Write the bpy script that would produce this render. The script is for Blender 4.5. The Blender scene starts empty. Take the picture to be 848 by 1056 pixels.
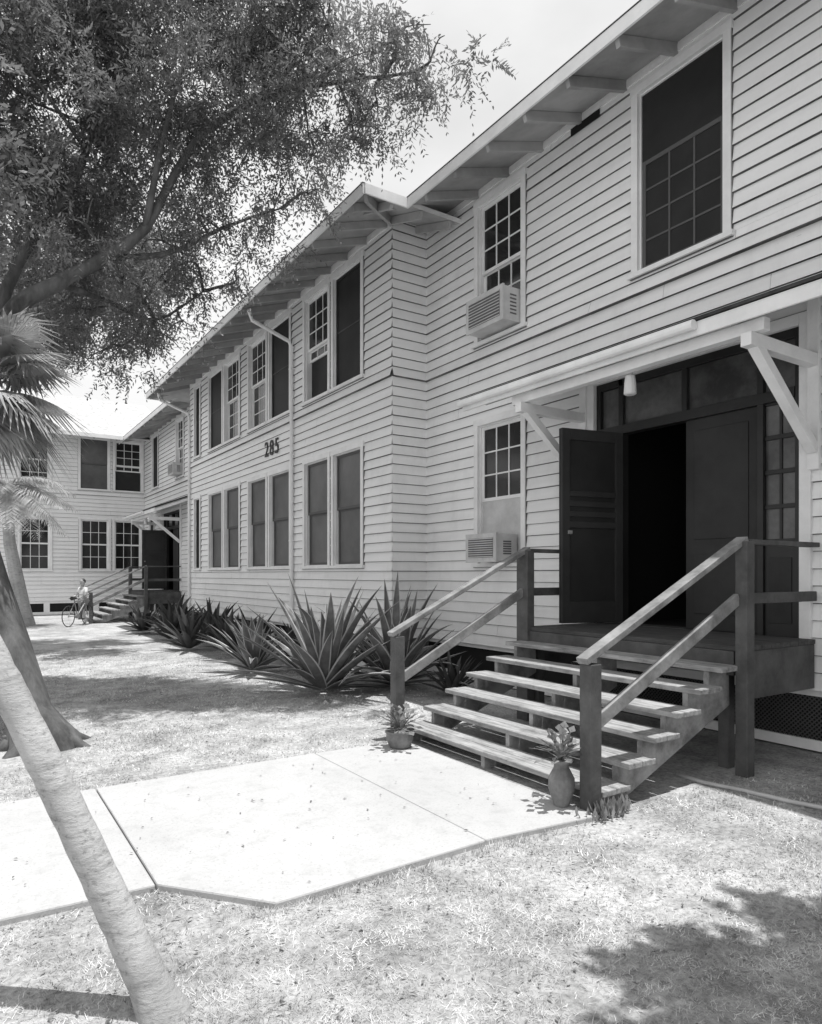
import bpy, bmesh, math, random
import numpy as np
from mathutils import Vector, Matrix
random.seed(7); rng=np.random.default_rng(7)
scene=bpy.context.scene
H=1.55; A=math.radians(33.2); FX,FY=math.sin(A),math.cos(A)
# ---------------------------------------------------------------- image pixel helper: pixel column/row and assumed depth -> world metres
def pix(u,v,d):
    lat=(u-424)/710*d; z=H+(592-v)/710*d
    return Vector((lat*FY+d*FX, -lat*FX+d*FY, z))
# ---------------------------------------------------------------- materials
def mat(name,c,rough=.8,var=0,scale=4,sc=(1,1,1),bump=0,bscale=40,spec=.3,c2=None,coord='Object',thr=(.35,.65),detail=6):
    m=bpy.data.materials.new(name); m.use_nodes=True; nt=m.node_tree; b=nt.nodes['Principled BSDF']
    b.inputs['Roughness'].default_value=rough; b.inputs['Specular IOR Level'].default_value=spec
    b.inputs['Base Color'].default_value=(c,c,c,1)
    tc=nt.nodes.new('ShaderNodeTexCoord'); mp=nt.nodes.new('ShaderNodeMapping'); mp.inputs['Scale'].default_value=sc
    nt.links.new(tc.outputs[coord],mp.inputs[0])
    if var or c2 is not None:
        n=nt.nodes.new('ShaderNodeTexNoise'); n.inputs['Scale'].default_value=scale; n.inputs['Detail'].default_value=detail; n.inputs['Roughness'].default_value=.65
        nt.links.new(mp.outputs[0],n.inputs['Vector'])
        r=nt.nodes.new('ShaderNodeValToRGB'); r.color_ramp.elements[0].position=thr[0]; r.color_ramp.elements[1].position=thr[1]
        lo=c2 if c2 is not None else c*(1-var); hi=c if c2 is not None else min(.95,c*(1+var))
        r.color_ramp.elements[0].color=(lo,lo,lo,1); r.color_ramp.elements[1].color=(hi,hi,hi,1)
        nt.links.new(n.outputs['Fac'],r.inputs[0]); nt.links.new(r.outputs[0],b.inputs['Base Color'])
    if bump:
        n2=nt.nodes.new('ShaderNodeTexNoise'); n2.inputs['Scale'].default_value=bscale; n2.inputs['Detail'].default_value=8
        nt.links.new(mp.outputs[0],n2.inputs['Vector'])
        bp=nt.nodes.new('ShaderNodeBump'); bp.inputs['Strength'].default_value=bump; bp.inputs['Distance'].default_value=.02
        nt.links.new(n2.outputs['Fac'],bp.inputs['Height']); nt.links.new(bp.outputs[0],b.inputs['Normal'])
    return m
M={}
def layered(name,rough,layers,bump=None,spec=.25):
    """base colour = product of noise ramps; layers: (scale vec, noise scale, detail, roughness, p0,p1,c0,c1)"""
    m=bpy.data.materials.new(name); m.use_nodes=True; nt=m.node_tree; b=nt.nodes['Principled BSDF']
    b.inputs['Roughness'].default_value=rough; b.inputs['Specular IOR Level'].default_value=spec
    tc=nt.nodes.new('ShaderNodeTexCoord')
    def noise(sc,scale,det,rg):
        mp=nt.nodes.new('ShaderNodeMapping'); mp.inputs['Scale'].default_value=sc; nt.links.new(tc.outputs['Object'],mp.inputs[0])
        n=nt.nodes.new('ShaderNodeTexNoise'); n.inputs['Scale'].default_value=scale; n.inputs['Detail'].default_value=det; n.inputs['Roughness'].default_value=rg
        nt.links.new(mp.outputs[0],n.inputs['Vector']); return n
    cur=None
    for sc,s,d_,rg,p0,p1,c0,c1 in layers:
        r=nt.nodes.new('ShaderNodeValToRGB'); e=r.color_ramp.elements; e[0].position=p0; e[1].position=p1
        e[0].color=(c0,c0,c0,1); e[1].color=(c1,c1,c1,1); nt.links.new(noise(sc,s,d_,rg).outputs['Fac'],r.inputs[0])
        if cur is None: cur=r.outputs[0]
        else:
            x=nt.nodes.new('ShaderNodeMix'); x.data_type='RGBA'; x.blend_type='MULTIPLY'; x.inputs[0].default_value=1
            nt.links.new(cur,x.inputs[6]); nt.links.new(r.outputs[0],x.inputs[7]); cur=x.outputs[2]
    nt.links.new(cur,b.inputs['Base Color'])
    if bump:
        sc,s,d_,st,di=bump; bp=nt.nodes.new('ShaderNodeBump'); bp.inputs['Strength'].default_value=st; bp.inputs['Distance'].default_value=di
        nt.links.new(noise(sc,s,d_,.7).outputs['Fac'],bp.inputs['Height']); nt.links.new(bp.outputs[0],b.inputs['Normal'])
    return m
M['siding']=layered('white_clapboard_paint',.5,[((1,1,1),.5,6,.6,.3,.7,.85,.91),((1.5,1.5,.8),1.5,8,.7,.3,.5,.91,1.0),((.5,.5,6.67),1.3,2,.5,.35,.6,.94,1.0),((1,1,12),3,8,.75,.29,.32,.45,1.0),((3,3,5),9,8,.8,.28,.38,.78,1.0)],((1,1,25),3,8,.15,.008),.35)
M['lap']=mat('painted_lap_shadow_and_joints',.28,.9,c2=.05,scale=1.2,sc=(1,1,6),thr=(.3,.7))  # dark tone painted in for lap shadow lines; also board joints and casing edges
M['trim']=mat('white_trim_paint',.88,.5,c2=.76,scale=3,sc=(1,1,1),bump=.1)
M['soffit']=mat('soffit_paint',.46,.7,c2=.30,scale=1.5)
M['glass']=mat('dark_window_glass',.02,.08,spec=.5)
M['screen']=mat('insect_screen',.03,.6,c2=.018,scale=1.3)
M['screen2']=mat('screen_mesh_grey',.10,.7,c2=.06,scale=1.3)
M['blind']=mat('blind_behind_glass',.13,.35,c2=.07,scale=1.1,spec=.5)
M['transom']=mat('transom_glass',.13,.25,c2=.04,scale=1.6,spec=.6)
M['greymunt']=mat('grey_muntin',.10,.6)
M['roof']=mat('asphalt_shingles',.42,.9,var=.25,scale=8,bump=.3)
M['darkroof']=mat('canopy_shingle_edge',.05,.9,var=.3,scale=8,bump=.3)
M['door']=mat('dark_door_paint',.026,.45,c2=.016,scale=2,spec=.4)
M['doorgrey']=mat('door_interior_paint',.038,.6,c2=.024,scale=2)
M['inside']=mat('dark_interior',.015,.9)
M['tread']=layered('worn_tread_wood',.8,[((8,1,8),3,6,.65,.35,.65,.22,.46),((1,1,1),5,9,.75,.34,.5,.65,1.0)],((8,1,8),20,8,.4,.02))
M['stepwood']=mat('grey_painted_wood',.13,.7,c2=.06,scale=3,bump=.2)
M['stringer']=mat('weathered_stringer',.40,.8,c2=.16,scale=5,bump=.3)
M['railtop']=mat('rail_paint',.34,.6,c2=.15,scale=5,bump=.15)
M['deck']=mat('deck_boards',.10,.8,c2=.05,scale=3,sc=(6,1,6),bump=.2)
M['concrete']=layered('concrete_slab',.9,[((1,1,1),.9,12,.65,.3,.7,.43,.51),((1,1,1),7,10,.75,.32,.5,.86,1.0),((1,1,1),60,4,.7,.3,.45,.75,1.0)],((1,1,1),80,8,.4,.006))
M['ac']=mat('ac_enamel',.6,.45,c2=.48,scale=5)
M['acdark']=mat('ac_grille',.12,.5)
M['bark']=mat('tree_bark',.16,.95,c2=.06,scale=6,sc=(1,1,.3),bump=1,bscale=12)
M['palmbark']=layered('palm_bark',.9,[((1,1,1),3,8,.6,.35,.65,.36,.52),((1,1,5),9,8,.7,.34,.5,.66,1.0),((1,1,1),40,6,.7,.32,.45,.6,1.0)],((1,1,2.5),24,8,.8,.010))
M['blade']=mat('agave_leaf',.20,.45,c2=.09,scale=4,spec=.4)
M['bladedark']=mat('agave_leaf_dark',.08,.5,c2=.035,scale=3,spec=.4)
M['bladeedge']=mat('agave_margin',.48,.5)
M['terracotta']=mat('clay_pot',.26,.8,c2=.14,scale=8,bump=.2)
M['skin']=mat('skin',.4,.6); M['shirt']=mat('white_shirt',.75,.9); M['shorts']=mat('dark_shorts',.25,.9); M['hair']=mat('hair',.03,.6)
M['metal']=mat('bicycle_metal',.25,.35); M['rubber']=mat('tyre_rubber',.04,.8)
M['num']=mat('number_paint',.05,.6)
M['straw']=mat('dead_fronds',.35,.9,c2=.2,scale=9)
M['lamp']=mat('lamp_enamel',.7,.4)
def leafmat(name,lo,hi,scale=1.5,tr=.35):
    m=bpy.data.materials.new(name); m.use_nodes=True; nt=m.node_tree; b=nt.nodes['Principled BSDF']; out=nt.nodes['Material Output']
    tc=nt.nodes.new('ShaderNodeTexCoord'); n=nt.nodes.new('ShaderNodeTexNoise'); n.inputs['Scale'].default_value=scale; n.inputs['Detail'].default_value=5
    nt.links.new(tc.outputs['Object'],n.inputs['Vector'])
    r=nt.nodes.new('ShaderNodeValToRGB'); e=r.color_ramp.elements; e[0].position=.35; e[1].position=.65; e[0].color=(lo,)*3+(1,); e[1].color=(hi,)*3+(1,)
    nt.links.new(n.outputs['Fac'],r.inputs[0]); nt.links.new(r.outputs[0],b.inputs['Base Color']); b.inputs['Roughness'].default_value=.5
    if tr:
        t=nt.nodes.new('ShaderNodeBsdfTranslucent'); nt.links.new(r.outputs[0],t.inputs[0])
        mx=nt.nodes.new('ShaderNodeMixShader'); mx.inputs[0].default_value=tr
        nt.links.new(b.outputs[0],mx.inputs[1]); nt.links.new(t.outputs[0],mx.inputs[2]); nt.links.new(mx.outputs[0],out.inputs[0])
    return m
M['leaf']=leafmat('tree_leaves',.12,.28,1.3,.38); M['leaf2']=leafmat('tree_leaves_dark',.05,.10,1.3,0); M['frond']=leafmat('palm_frond',.24,.5,3); M['grass']=leafmat('dry_grass_blades',.28,.78,5,0)
M['potleaf']=leafmat('pot_leaves',.12,.35,9)
M['litter']=leafmat('dry_leaf_litter',.08,.35,20,0)
# ---------------------------------------------------------------- mesh builder
class MB:
    def __init__(s): s.v=[]; s.f=[]; s.m=[]; s.mats=[]; s.T=None
    def mi(s,k):
        if k not in s.mats: s.mats.append(k)
        return s.mats.index(k)
    def add(s,vs,fs,k):
        o=len(s.v); s.v+= [tuple(s.T(*p)) if s.T else tuple(p) for p in vs]; i=s.mi(k)
        for f in fs: s.f.append([a+o for a in f]); s.m.append(i)
    def hexa(s,p,k):
        s.add(p,[(0,1,2,3),(7,6,5,4),(0,4,5,1),(1,5,6,2),(2,6,7,3),(3,7,4,0)],k)
    def box(s,x0,x1,y0,y1,z0,z1,k):
        s.hexa([(x0,y0,z0),(x1,y0,z0),(x1,y1,z0),(x0,y1,z0),(x0,y0,z1),(x1,y0,z1),(x1,y1,z1),(x0,y1,z1)],k)
    def beam(s,p,q,w,h,k,up=(0,0,1)):
        p=Vector(p);q=Vector(q);d=(q-p).normalized(); a=d.cross(Vector(up)).normalized()*w/2; b=a.cross(d).normalized()*h/2
        s.hexa([p-a-b,p+a-b,p+a+b,p-a+b,q-a-b,q+a-b,q+a+b,q-a+b],k)
    def tube(s,pts,rad,k,n=8,cap=True,jit=0):
        pts=[Vector(p) for p in pts]; rings=[]; vs=[];fs=[]
        if not hasattr(rad,'__len__'): rad=[rad]*len(pts)
        ref=Vector((.13,.97,.2))
        for i,p in enumerate(pts):
            d=(pts[min(i+1,len(pts)-1)]-pts[max(i-1,0)]).normalized(); a=d.cross(ref)
            if a.length<.05: a=d.cross(Vector((1,0,0)))
            a.normalize(); b=d.cross(a)
            for j in range(n):
                t=2*math.pi*j/n; r=rad[i]*(1+(random.uniform(-jit,jit) if jit else 0)); vs.append(p+a*math.cos(t)*r+b*math.sin(t)*r)
        for i in range(len(pts)-1):
            for j in range(n): fs.append((i*n+j,i*n+(j+1)%n,(i+1)*n+(j+1)%n,(i+1)*n+j))
        if cap: fs.append(tuple(range(n))); fs.append(tuple((len(pts)-1)*n+j for j in range(n)))
        s.add(vs,fs,k)
    def obj(s,name,parent=None,bevel=0,smooth=False,recalc=True):
        me=bpy.data.meshes.new(name); me.from_pydata([tuple(v) for v in s.v],[],s.f); 
        for k in s.mats: me.materials.append(M[k])
        me.polygons.foreach_set('material_index',s.m)
        if recalc:
            bm=bmesh.new(); bm.from_mesh(me); bmesh.ops.recalc_face_normals(bm,faces=bm.faces); bm.to_mesh(me); bm.free()
        if smooth: me.polygons.foreach_set('use_smooth',[True]*len(me.polygons))
        me.update(); o=bpy.data.objects.new(name,me); scene.collection.objects.link(o)
        if parent: o.parent=parent
        if bevel:
            b=o.modifiers.new('b','BEVEL'); b.width=bevel; b.segments=2; b.limit_method='ANGLE'
        return o
def empty(name):
    e=bpy.data.objects.new(name,None); scene.collection.objects.link(e); e.empty_display_size=.3; return e
def npmesh(name,verts,quads,mats,parent=None,mi=None,tri=False):
    k=3 if tri else 4
    me=bpy.data.meshes.new(name); nv=len(verts); nf=len(quads)
    me.vertices.add(nv); me.vertices.foreach_set('co',verts.astype(np.float32).ravel())
    me.loops.add(nf*k); me.loops.foreach_set('vertex_index',quads.astype(np.int32).ravel())
    me.polygons.add(nf); me.polygons.foreach_set('loop_start',np.arange(0,nf*k,k,dtype=np.int32))
    for m in mats: me.materials.append(M[m])
    if mi is not None: me.polygons.foreach_set('material_index',mi.astype(np.int32))
    me.update(calc_edges=True); o=bpy.data.objects.new(name,me); scene.collection.objects.link(o)
    if parent: o.parent=parent
    return o
# ---------------------------------------------------------------- facade helpers
XN=6.20; XC=5.56; YE=29.0
ROW=.15; ZB=.55
def siding(mb,u0,u1,z0,z1,openings):
    nrow=int(math.ceil((z1-z0)/ROW-1e-6))
    for r in range(nrow):
        a=z0+r*ROW; b=min(a+ROW,z1); bo=.026+random.uniform(-.002,.005); to=.004
        ri=round((a-ZB)/ROW)
        if ri==27: bo=.06
        if ri==28: to=.004
        if ri==0: bo=.05
        cuts=sorted({a,b}|{o[2] for o in openings if a<o[2]<b}|{o[3] for o in openings if a<o[3]<b})
        for i in range(len(cuts)-1):
            c0,c1=cuts[i],cuts[i+1]; mid=(c0+c1)/2
            iv=[(u0,u1)]
            for o in openings:
                if o[2]<mid<o[3]:
                    nv=[]
                    for s,e in iv:
                        if o[1]<=s or o[0]>=e: nv.append((s,e)); continue
                        if o[0]>s: nv.append((s,o[0]))
                        if o[1]<e: nv.append((o[1],e))
                    iv=nv
            f=lambda z: bo+(to-bo)*(z-a)/ROW
            for s,e in iv:
                pos=s
                while pos<e-1e-6:
                    q=min(e,pos+random.uniform(2.6,5.2)); 
                    if e-q<.5: q=e
                    shade_h=random.uniform(.005,.0105)
                    j=random.uniform(-.0008,.0008); s0=random.uniform(-.002,.002) if i==0 else 0; s1=random.uniform(-.002,.002) if i==0 else 0
                    mb.add([(pos,f(c0)+j,c0+s0),(q,f(c0)+j,c0+s1),(q,f(c1)+j,c1),(pos,f(c1)+j,c1)],[(0,1,2,3)],'siding')
                    if i==0:
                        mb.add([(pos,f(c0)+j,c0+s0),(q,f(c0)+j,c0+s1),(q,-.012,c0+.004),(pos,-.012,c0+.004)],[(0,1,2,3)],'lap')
                        if ri>0: mb.add([(pos,.0065,c0-shade_h),(q,.0065,c0-shade_h),(q,.006,c0+.001),(pos,.006,c0+.001)],[(0,1,2,3)],'lap')  # dark strip below each board, a shadow line put in as colour
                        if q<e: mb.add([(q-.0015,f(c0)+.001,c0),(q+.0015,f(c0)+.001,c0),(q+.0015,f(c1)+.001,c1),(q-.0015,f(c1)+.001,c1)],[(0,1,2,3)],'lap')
                    pos=q
def window(mb,u0,u1,z0,z1,kind,cas=.085,sides=(1,1)):
    o=.045; uL=u0-cas*sides[0]; uR=u1+cas*sides[1]
    if sides[0]: mb.box(u0-cas,u0,-.02,o,z0,z1,'trim')
    if sides[1]: mb.box(u1,u1+cas,-.02,o,z0,z1,'trim')
    mb.box(uL-.01,uR+.01,-.02,o+.003,z1,z1+.09,'trim'); mb.box(uL-.03,uR+.03,-.02,o+.03,z0-.05,z0,'trim')
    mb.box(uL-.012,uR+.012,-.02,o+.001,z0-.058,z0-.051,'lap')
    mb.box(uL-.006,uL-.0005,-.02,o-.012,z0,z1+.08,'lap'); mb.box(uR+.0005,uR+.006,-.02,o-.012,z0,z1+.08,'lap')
    mb.box(u0-.01,u0+.015,-.13,-.0,z0,z1,'trim'); mb.box(u1-.015,u1+.01,-.13,-.0,z0,z1,'trim')
    mb.box(u0+.015,u1-.015,-.13,0,z1-.015,z1+.01,'trim'); mb.box(u0+.015,u1-.015,-.13,0,z0-.01,z0+.02,'trim')
    a0,a1,b0,b1=u0+.015,u1-.015,z0+.02,z1-.015
    zm=(b0+b1)/2
    def sash(c0,c1,n,cols,rows,fr,mk,back):
        w=.045
        mb.box(a0,a0+w,n-.03,n,c0,c1,fr); mb.box(a1-w,a1,n-.03,n,c0,c1,fr)
        mb.box(a0+w,a1-w,n-.03,n-.001,c0,c0+w,fr); mb.box(a0+w,a1-w,n-.03,n-.001,c1-w,c1,fr)
        for i in range(1,cols):
            x=a0+w+(a1-a0-2*w)*i/cols; mb.box(x-.01,x+.01,n-.025,n-.004,c0+w,c1-w,mk)
        for j in range(1,rows):
            z=c0+w+(c1-c0-2*w)*j/rows; mb.box(a0+w,a1-w,n-.024,n-.006,z-.01,z+.01,mk)
        mb.box(a0+w*.5,a1-w*.5,n-.02,n-.014,c0+w*.5,c1-w*.5,back)
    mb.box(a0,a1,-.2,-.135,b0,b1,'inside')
    if kind=='grid': sash(zm,b1,-.03,3,3,'trim','trim','glass'); sash(b0,zm+.03,-.07,3,3,'trim','trim','glass')
    elif kind=='open': sash(zm,b1,-.03,3,3,'trim','trim','glass'); sash(zm-.2,zm+.02,-.07,3,1,'trim','trim','glass'); mb.box(a0,a1,-.125,-.11,b0,zm,'screen')
    elif kind=='screen': sash(b0,b1,-.015,1,2,'screen','screen2','screen')
    elif kind=='screengrid':
        mb.box(a0,a1,-.025,-.02,b0+(b1-b0)*.62,b1,'screen'); sash(b0,b0+(b1-b0)*.62,-.02,3,4,'greymunt','greymunt','screen')
    elif kind=='blind': sash(zm,b1,-.03,1,1,'greymunt','greymunt','blind'); sash(b0,zm+.02,-.06,1,1,'greymunt','greymunt','blind')
    elif kind=='half': sash(zm-.1,b1,-.03,3,3,'trim','trim','glass'); mb.box(a0,a1,-.06,-.04,b0,zm-.1,'ac')
    elif kind=='six': sash(zm,b1,-.03,3,2,'trim','trim','glass'); sash(b0,zm+.03,-.06,3,2,'trim','trim','glass')
def ac(name,fr,u0,u1,z0,z1,n=.48):
    mb=MB(); mb.T=fr
    mb.box(u0,u1,.0,n-.02,z0,z1,'ac'); mb.box(u0-.012,u1+.012,n-.02,n+.012,z0-.012,z1+.012,'ac')
    mb.box(u0+.05,u1-.05,n+.012,n+.016,z0+.05,z1-.05,'acdark')
    for i in range(9):
        z=z0+.06+(z1-z0-.12)*i/8; mb.box(u0+.05,u1-.05,n+.016,n+.024,z-.006,z+.006,'ac')
    for s in(u0-.004,u1+.0):
        for i in range(6):
            z=z0+.1+(z1-z0-.2)*i/5; mb.box(s,s+.004,.1,n-.12,z-.01,z+.01,'acdark')
    return mb.obj(name,bevel=.004)
fN=lambda u,n,w:(XN-n,u,w)
fC=lambda u,n,w:(XC-n,u,w)
fR=lambda u,n,w:(u,9.02-n,w)
fR2=lambda u,n,w:(u,20.1+n,w)
fE=lambda u,n,w:(u,YE-n,w)
ZW0,ZW1=4.83,6.77; ZL0,ZL1=1.70,3.65
bld=empty('clapboard_building')
def entrance_opening(c): return (c-1.17,c+1.17,.97,3.74)
winsN=[(3.915,4.917,ZW0,ZW1,'screengrid'),(6.78,7.68,ZW0,ZW1,'grid'),(6.78,7.68,ZL0,ZL1,'half'),
       (1.0,2.0,ZW0,ZW1,'screengrid'),(-2.5,-1.5,ZW0,ZW1,'grid'),(-2.5,-1.5,ZL0,ZL1,'grid'),(.2,1.2,ZL0,ZL1,'grid')]
mb=MB(); mb.T=fN
siding(mb,-10,9.02,ZB,7.06,[w[:4] for w in winsN]+[entrance_opening(4.36)])
winsF=[(23.2,24.1,ZW0,ZW1,'grid'),(26.7,27.6,ZW0,ZW1,'screen'),(27.3,28.1,ZL0,ZL1,'screen')]
siding(mb,20.1,YE,ZB,7.06,[w[:4] for w in winsF]+[entrance_opening(24.76)])
mb.T=fC
pairs=[(9.96,12.17),(12.91,15.24),(15.9,18.24)]
kU=[('screen','open'),('screen','grid'),('grid','screen')]; winsC=[]
for (a,b),k in zip(pairs,kU):
    m_=(a+b)/2; winsC+= [(a,m_-.11,ZW0,ZW1,k[0]),(m_+.11,b,ZW0,ZW1,k[1]),(a,m_-.11,ZL0,ZL1,'blind'),(m_+.11,b,ZL0,ZL1,'blind')]
winsC+=[(19.1,19.6,ZW0,ZW1,'screen'),(19.1,19.6,ZL0,ZL1,'screen')]
siding(mb,9.02-.015,20.1+.015,ZB,7.06,[w[:4] for w in winsC])
mb.T=fR; siding(mb,XC-.012,XN,ZB,7.06,[]); mb.T=fR2; siding(mb,XC-.012,XN,ZB,7.06,[])
mb.T=None
mb.box(15.8,16,-10,29,0,7.1,'siding'); mb.box(6.2,15.8,-10.02,-9.9,0,7.1,'siding')
mb.obj('clapboard_walls',bld,recalc=False)
mb=MB(); mb.T=fN
for w in winsN+winsF: window(mb,*w)
mb.T=fC
for w in winsC: window(mb,*w)
mb.obj('windows',bld)
mb=MB()
for (a,b,T) in((-10,9.02,fN),(9.02,20.1,fC),(20.1,29,fN)):
    mb.T=T
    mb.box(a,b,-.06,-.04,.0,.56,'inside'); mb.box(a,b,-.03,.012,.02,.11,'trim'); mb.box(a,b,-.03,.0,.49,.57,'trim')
    if a<0:
        x=0.5
        while x<5.6:
            mb.beam((x,-.02,.11),(x+.38,-.02,.49),.009,.009,'screen2',up=(0,1,0)); mb.beam((x+.38,-.010,.11),(x,-.010,.49),.009,.009,'screen2',up=(0,1,0)); x+=.04
    for i in range(int((b-a)/2.4)+1):
        q=a+i*2.4
        if not(1.5<q<5.6): mb.box(q,q+.14,-.035,.004,.11,.49,'trim')
mb.obj('foundation_skirt',bld)
def slab(mb,pts,t,ktop,kbot):
    top=[Vector(p)+Vector((0,0,t)) for p in pts]; bot=[Vector(p) for p in pts]; n=len(pts)
    mb.add(top,[tuple(range(n))],ktop); mb.add(bot,[tuple(range(n))],kbot)
    for i in range(n):
        j=(i+1)%n; mb.add([bot[i],bot[j],top[j],top[i]],[(0,1,2,3)],'trim')
P=.33; ZE=6.72
def zr(x,xe): return ZE+P*(x-xe)
mb=MB()
XEn,XEc=5.25,4.55; RX=11.1
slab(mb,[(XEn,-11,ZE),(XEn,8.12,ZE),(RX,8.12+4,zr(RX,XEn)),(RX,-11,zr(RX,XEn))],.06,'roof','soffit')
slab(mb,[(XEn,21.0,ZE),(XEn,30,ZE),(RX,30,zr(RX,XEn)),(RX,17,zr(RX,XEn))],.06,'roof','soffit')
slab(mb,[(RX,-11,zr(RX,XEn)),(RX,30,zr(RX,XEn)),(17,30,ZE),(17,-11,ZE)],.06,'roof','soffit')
RC=RX; hz=zr(RC,XEc); w=RC-XEc
slab(mb,[(XEc,8.1,ZE),(XEc,21.05,ZE),(RC,21.05-w+.0,hz+.003),(RC,8.1+w-.0,hz+.003)][:4],.07,'roof','soffit')
slab(mb,[(XEc,8.1,ZE),(RC,8.1+w,hz),(RC,8.1,ZE)],.069,'roof','soffit')
slab(mb,[(XEc,21.05,ZE),(RC,21.05,ZE),(RC,21.05-w,hz)],.069,'roof','soffit')
mb.obj('roof',bld)
mb=MB()
def fascia(x,y0,y1):
    mb.box(x-.025,x,y0,y1,ZE-.05,ZE+.09,'trim'); mb.box(x-.03,x+.02,y0-.002,y1+.002,ZE+.09,ZE+.105,'darkroof')
fascia(XEn,-11,8.1); fascia(XEc,8.1,21.05); fascia(XEn,21.05,30)
mb.box(XEc,XEn-.026,8.075,8.1,ZE-.05,ZE+.088,'trim'); mb.box(XEc,XEn,21.05,21.075,ZE-.05,ZE+.088,'trim')
y=-10.5
while y<8.0:
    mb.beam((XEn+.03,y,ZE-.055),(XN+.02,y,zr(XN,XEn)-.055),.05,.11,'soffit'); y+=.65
y=8.5
while y<21:
    mb.beam((XEc+.03,y,ZE-.055),(XC+.02,y,zr(XC,XEc)-.055),.05,.11,'soffit'); y+=.65
y=21.6
while y<28.2:
    mb.beam((XEn+.03,y,ZE-.055),(XN+.02,y,zr(XN,XEn)-.055),.05,.11,'soffit'); y+=.65
for x in (5.0,5.5,6.0): mb.beam((x,8.13,ZE-.055),(x,9.03,ZE+.24),.05,.11,'soffit')
mb.beam((XEc+.05,8.15,ZE-.06),(XC,9.03,ZE+.24),.05,.12,'soffit')
mb.box(XN-.03,XN,-10,9,6.93,7.0,'trim'); mb.box(XC-.03,XC,9.02,20.1,6.93,7.0,'trim')
for yy in (5.45,-1): mb.box(XN-.035,XN-.031,yy,yy+.45,6.83,6.92,'inside')
mb.obj('eaves',bld)
mb=MB()
def downpipe(x,xe,y,ylow=.3):
    mb.tube([(xe+.1,y+.1,ZE-.08),(xe+.16,y+.08,6.45),(x-.12,y+.01,6.16),(x-.07,y,6.05),(x-.07,y,ylow)],.038,'trim',8)
    for z in (5.6,3.9,2.2): mb.box(x-.11,x-.0,y-.05,y+.05,z,z+.03,'trim')
downpipe(XC,XEc,12.72); downpipe(XC,XEc,20.02,); 
mb.obj('downpipes',bld,smooth=False)
# -------- end building
bld2=empty('clapboard_building')
mb=MB(); mb.T=fE
winsE=[(x,x+.98,ZW0,ZW1,'six') for x in(3.84,5.08,1.8,-.3,-1.6,-4,-6.2)]+[(x,x+.98,ZL0,ZL1,'six') for x in(3.86,5.06,1.82,-.3,-1.6,-4,-6.2)]
winsE[0]=winsE[0][:4]+('blind',); winsE[1]=winsE[1][:4]+('open',)
siding(mb,-14,6.18,ZB,7.06,[w[:4] for w in winsE]); mb.T=None
mb.box(-14,6.2,37.9,38,0,7.1,'siding'); mb.box(-14.1,-14,29,38,0,7.1,'siding'); mb.box(6.2,6.3,29,38,0,7.1,'siding')
mb.obj('clapboard_walls',bld2,recalc=False)
mb=MB(); mb.T=fE
for w in winsE: window(mb,*w)
mb.box(-14,6.19,-.06,-.04,0,.56,'inside'); mb.box(-14,6.19,-.03,.012,.02,.13,'trim'); mb.box(-14,6.19,-.03,0,.45,.57,'trim')
for i in range(12): mb.box(6-i*1.7,6.2-i*1.7,-.035,.004,.13,.45,'trim')
mb.obj('windows',bld2)
mb=MB(); PE=.47; YF=YE-.95
slab(mb,[(-15,YF,ZE),(7.2,YF,ZE),(7.2,YF+5.5,ZE+PE*5.5),(-15,YF+5.5,ZE+PE*5.5)],.06,'roof','soffit')
slab(mb,[(-15,YF+5.5,ZE+PE*5.5),(7.2,YF+5.5,ZE+PE*5.5),(7.2,YF+11,ZE),(-15,YF+11,ZE)],.06,'roof','soffit')
mb.box(-15,5.2,YF-.025,YF,ZE-.05,ZE+.09,'trim')
for i in range(24): mb.beam((5-i*.8,YF+.03,ZE-.055),(5-i*.8,YE,ZE+PE*.95-.055),.05,.11,'soffit')
mb.obj('roof',bld2)
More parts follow.
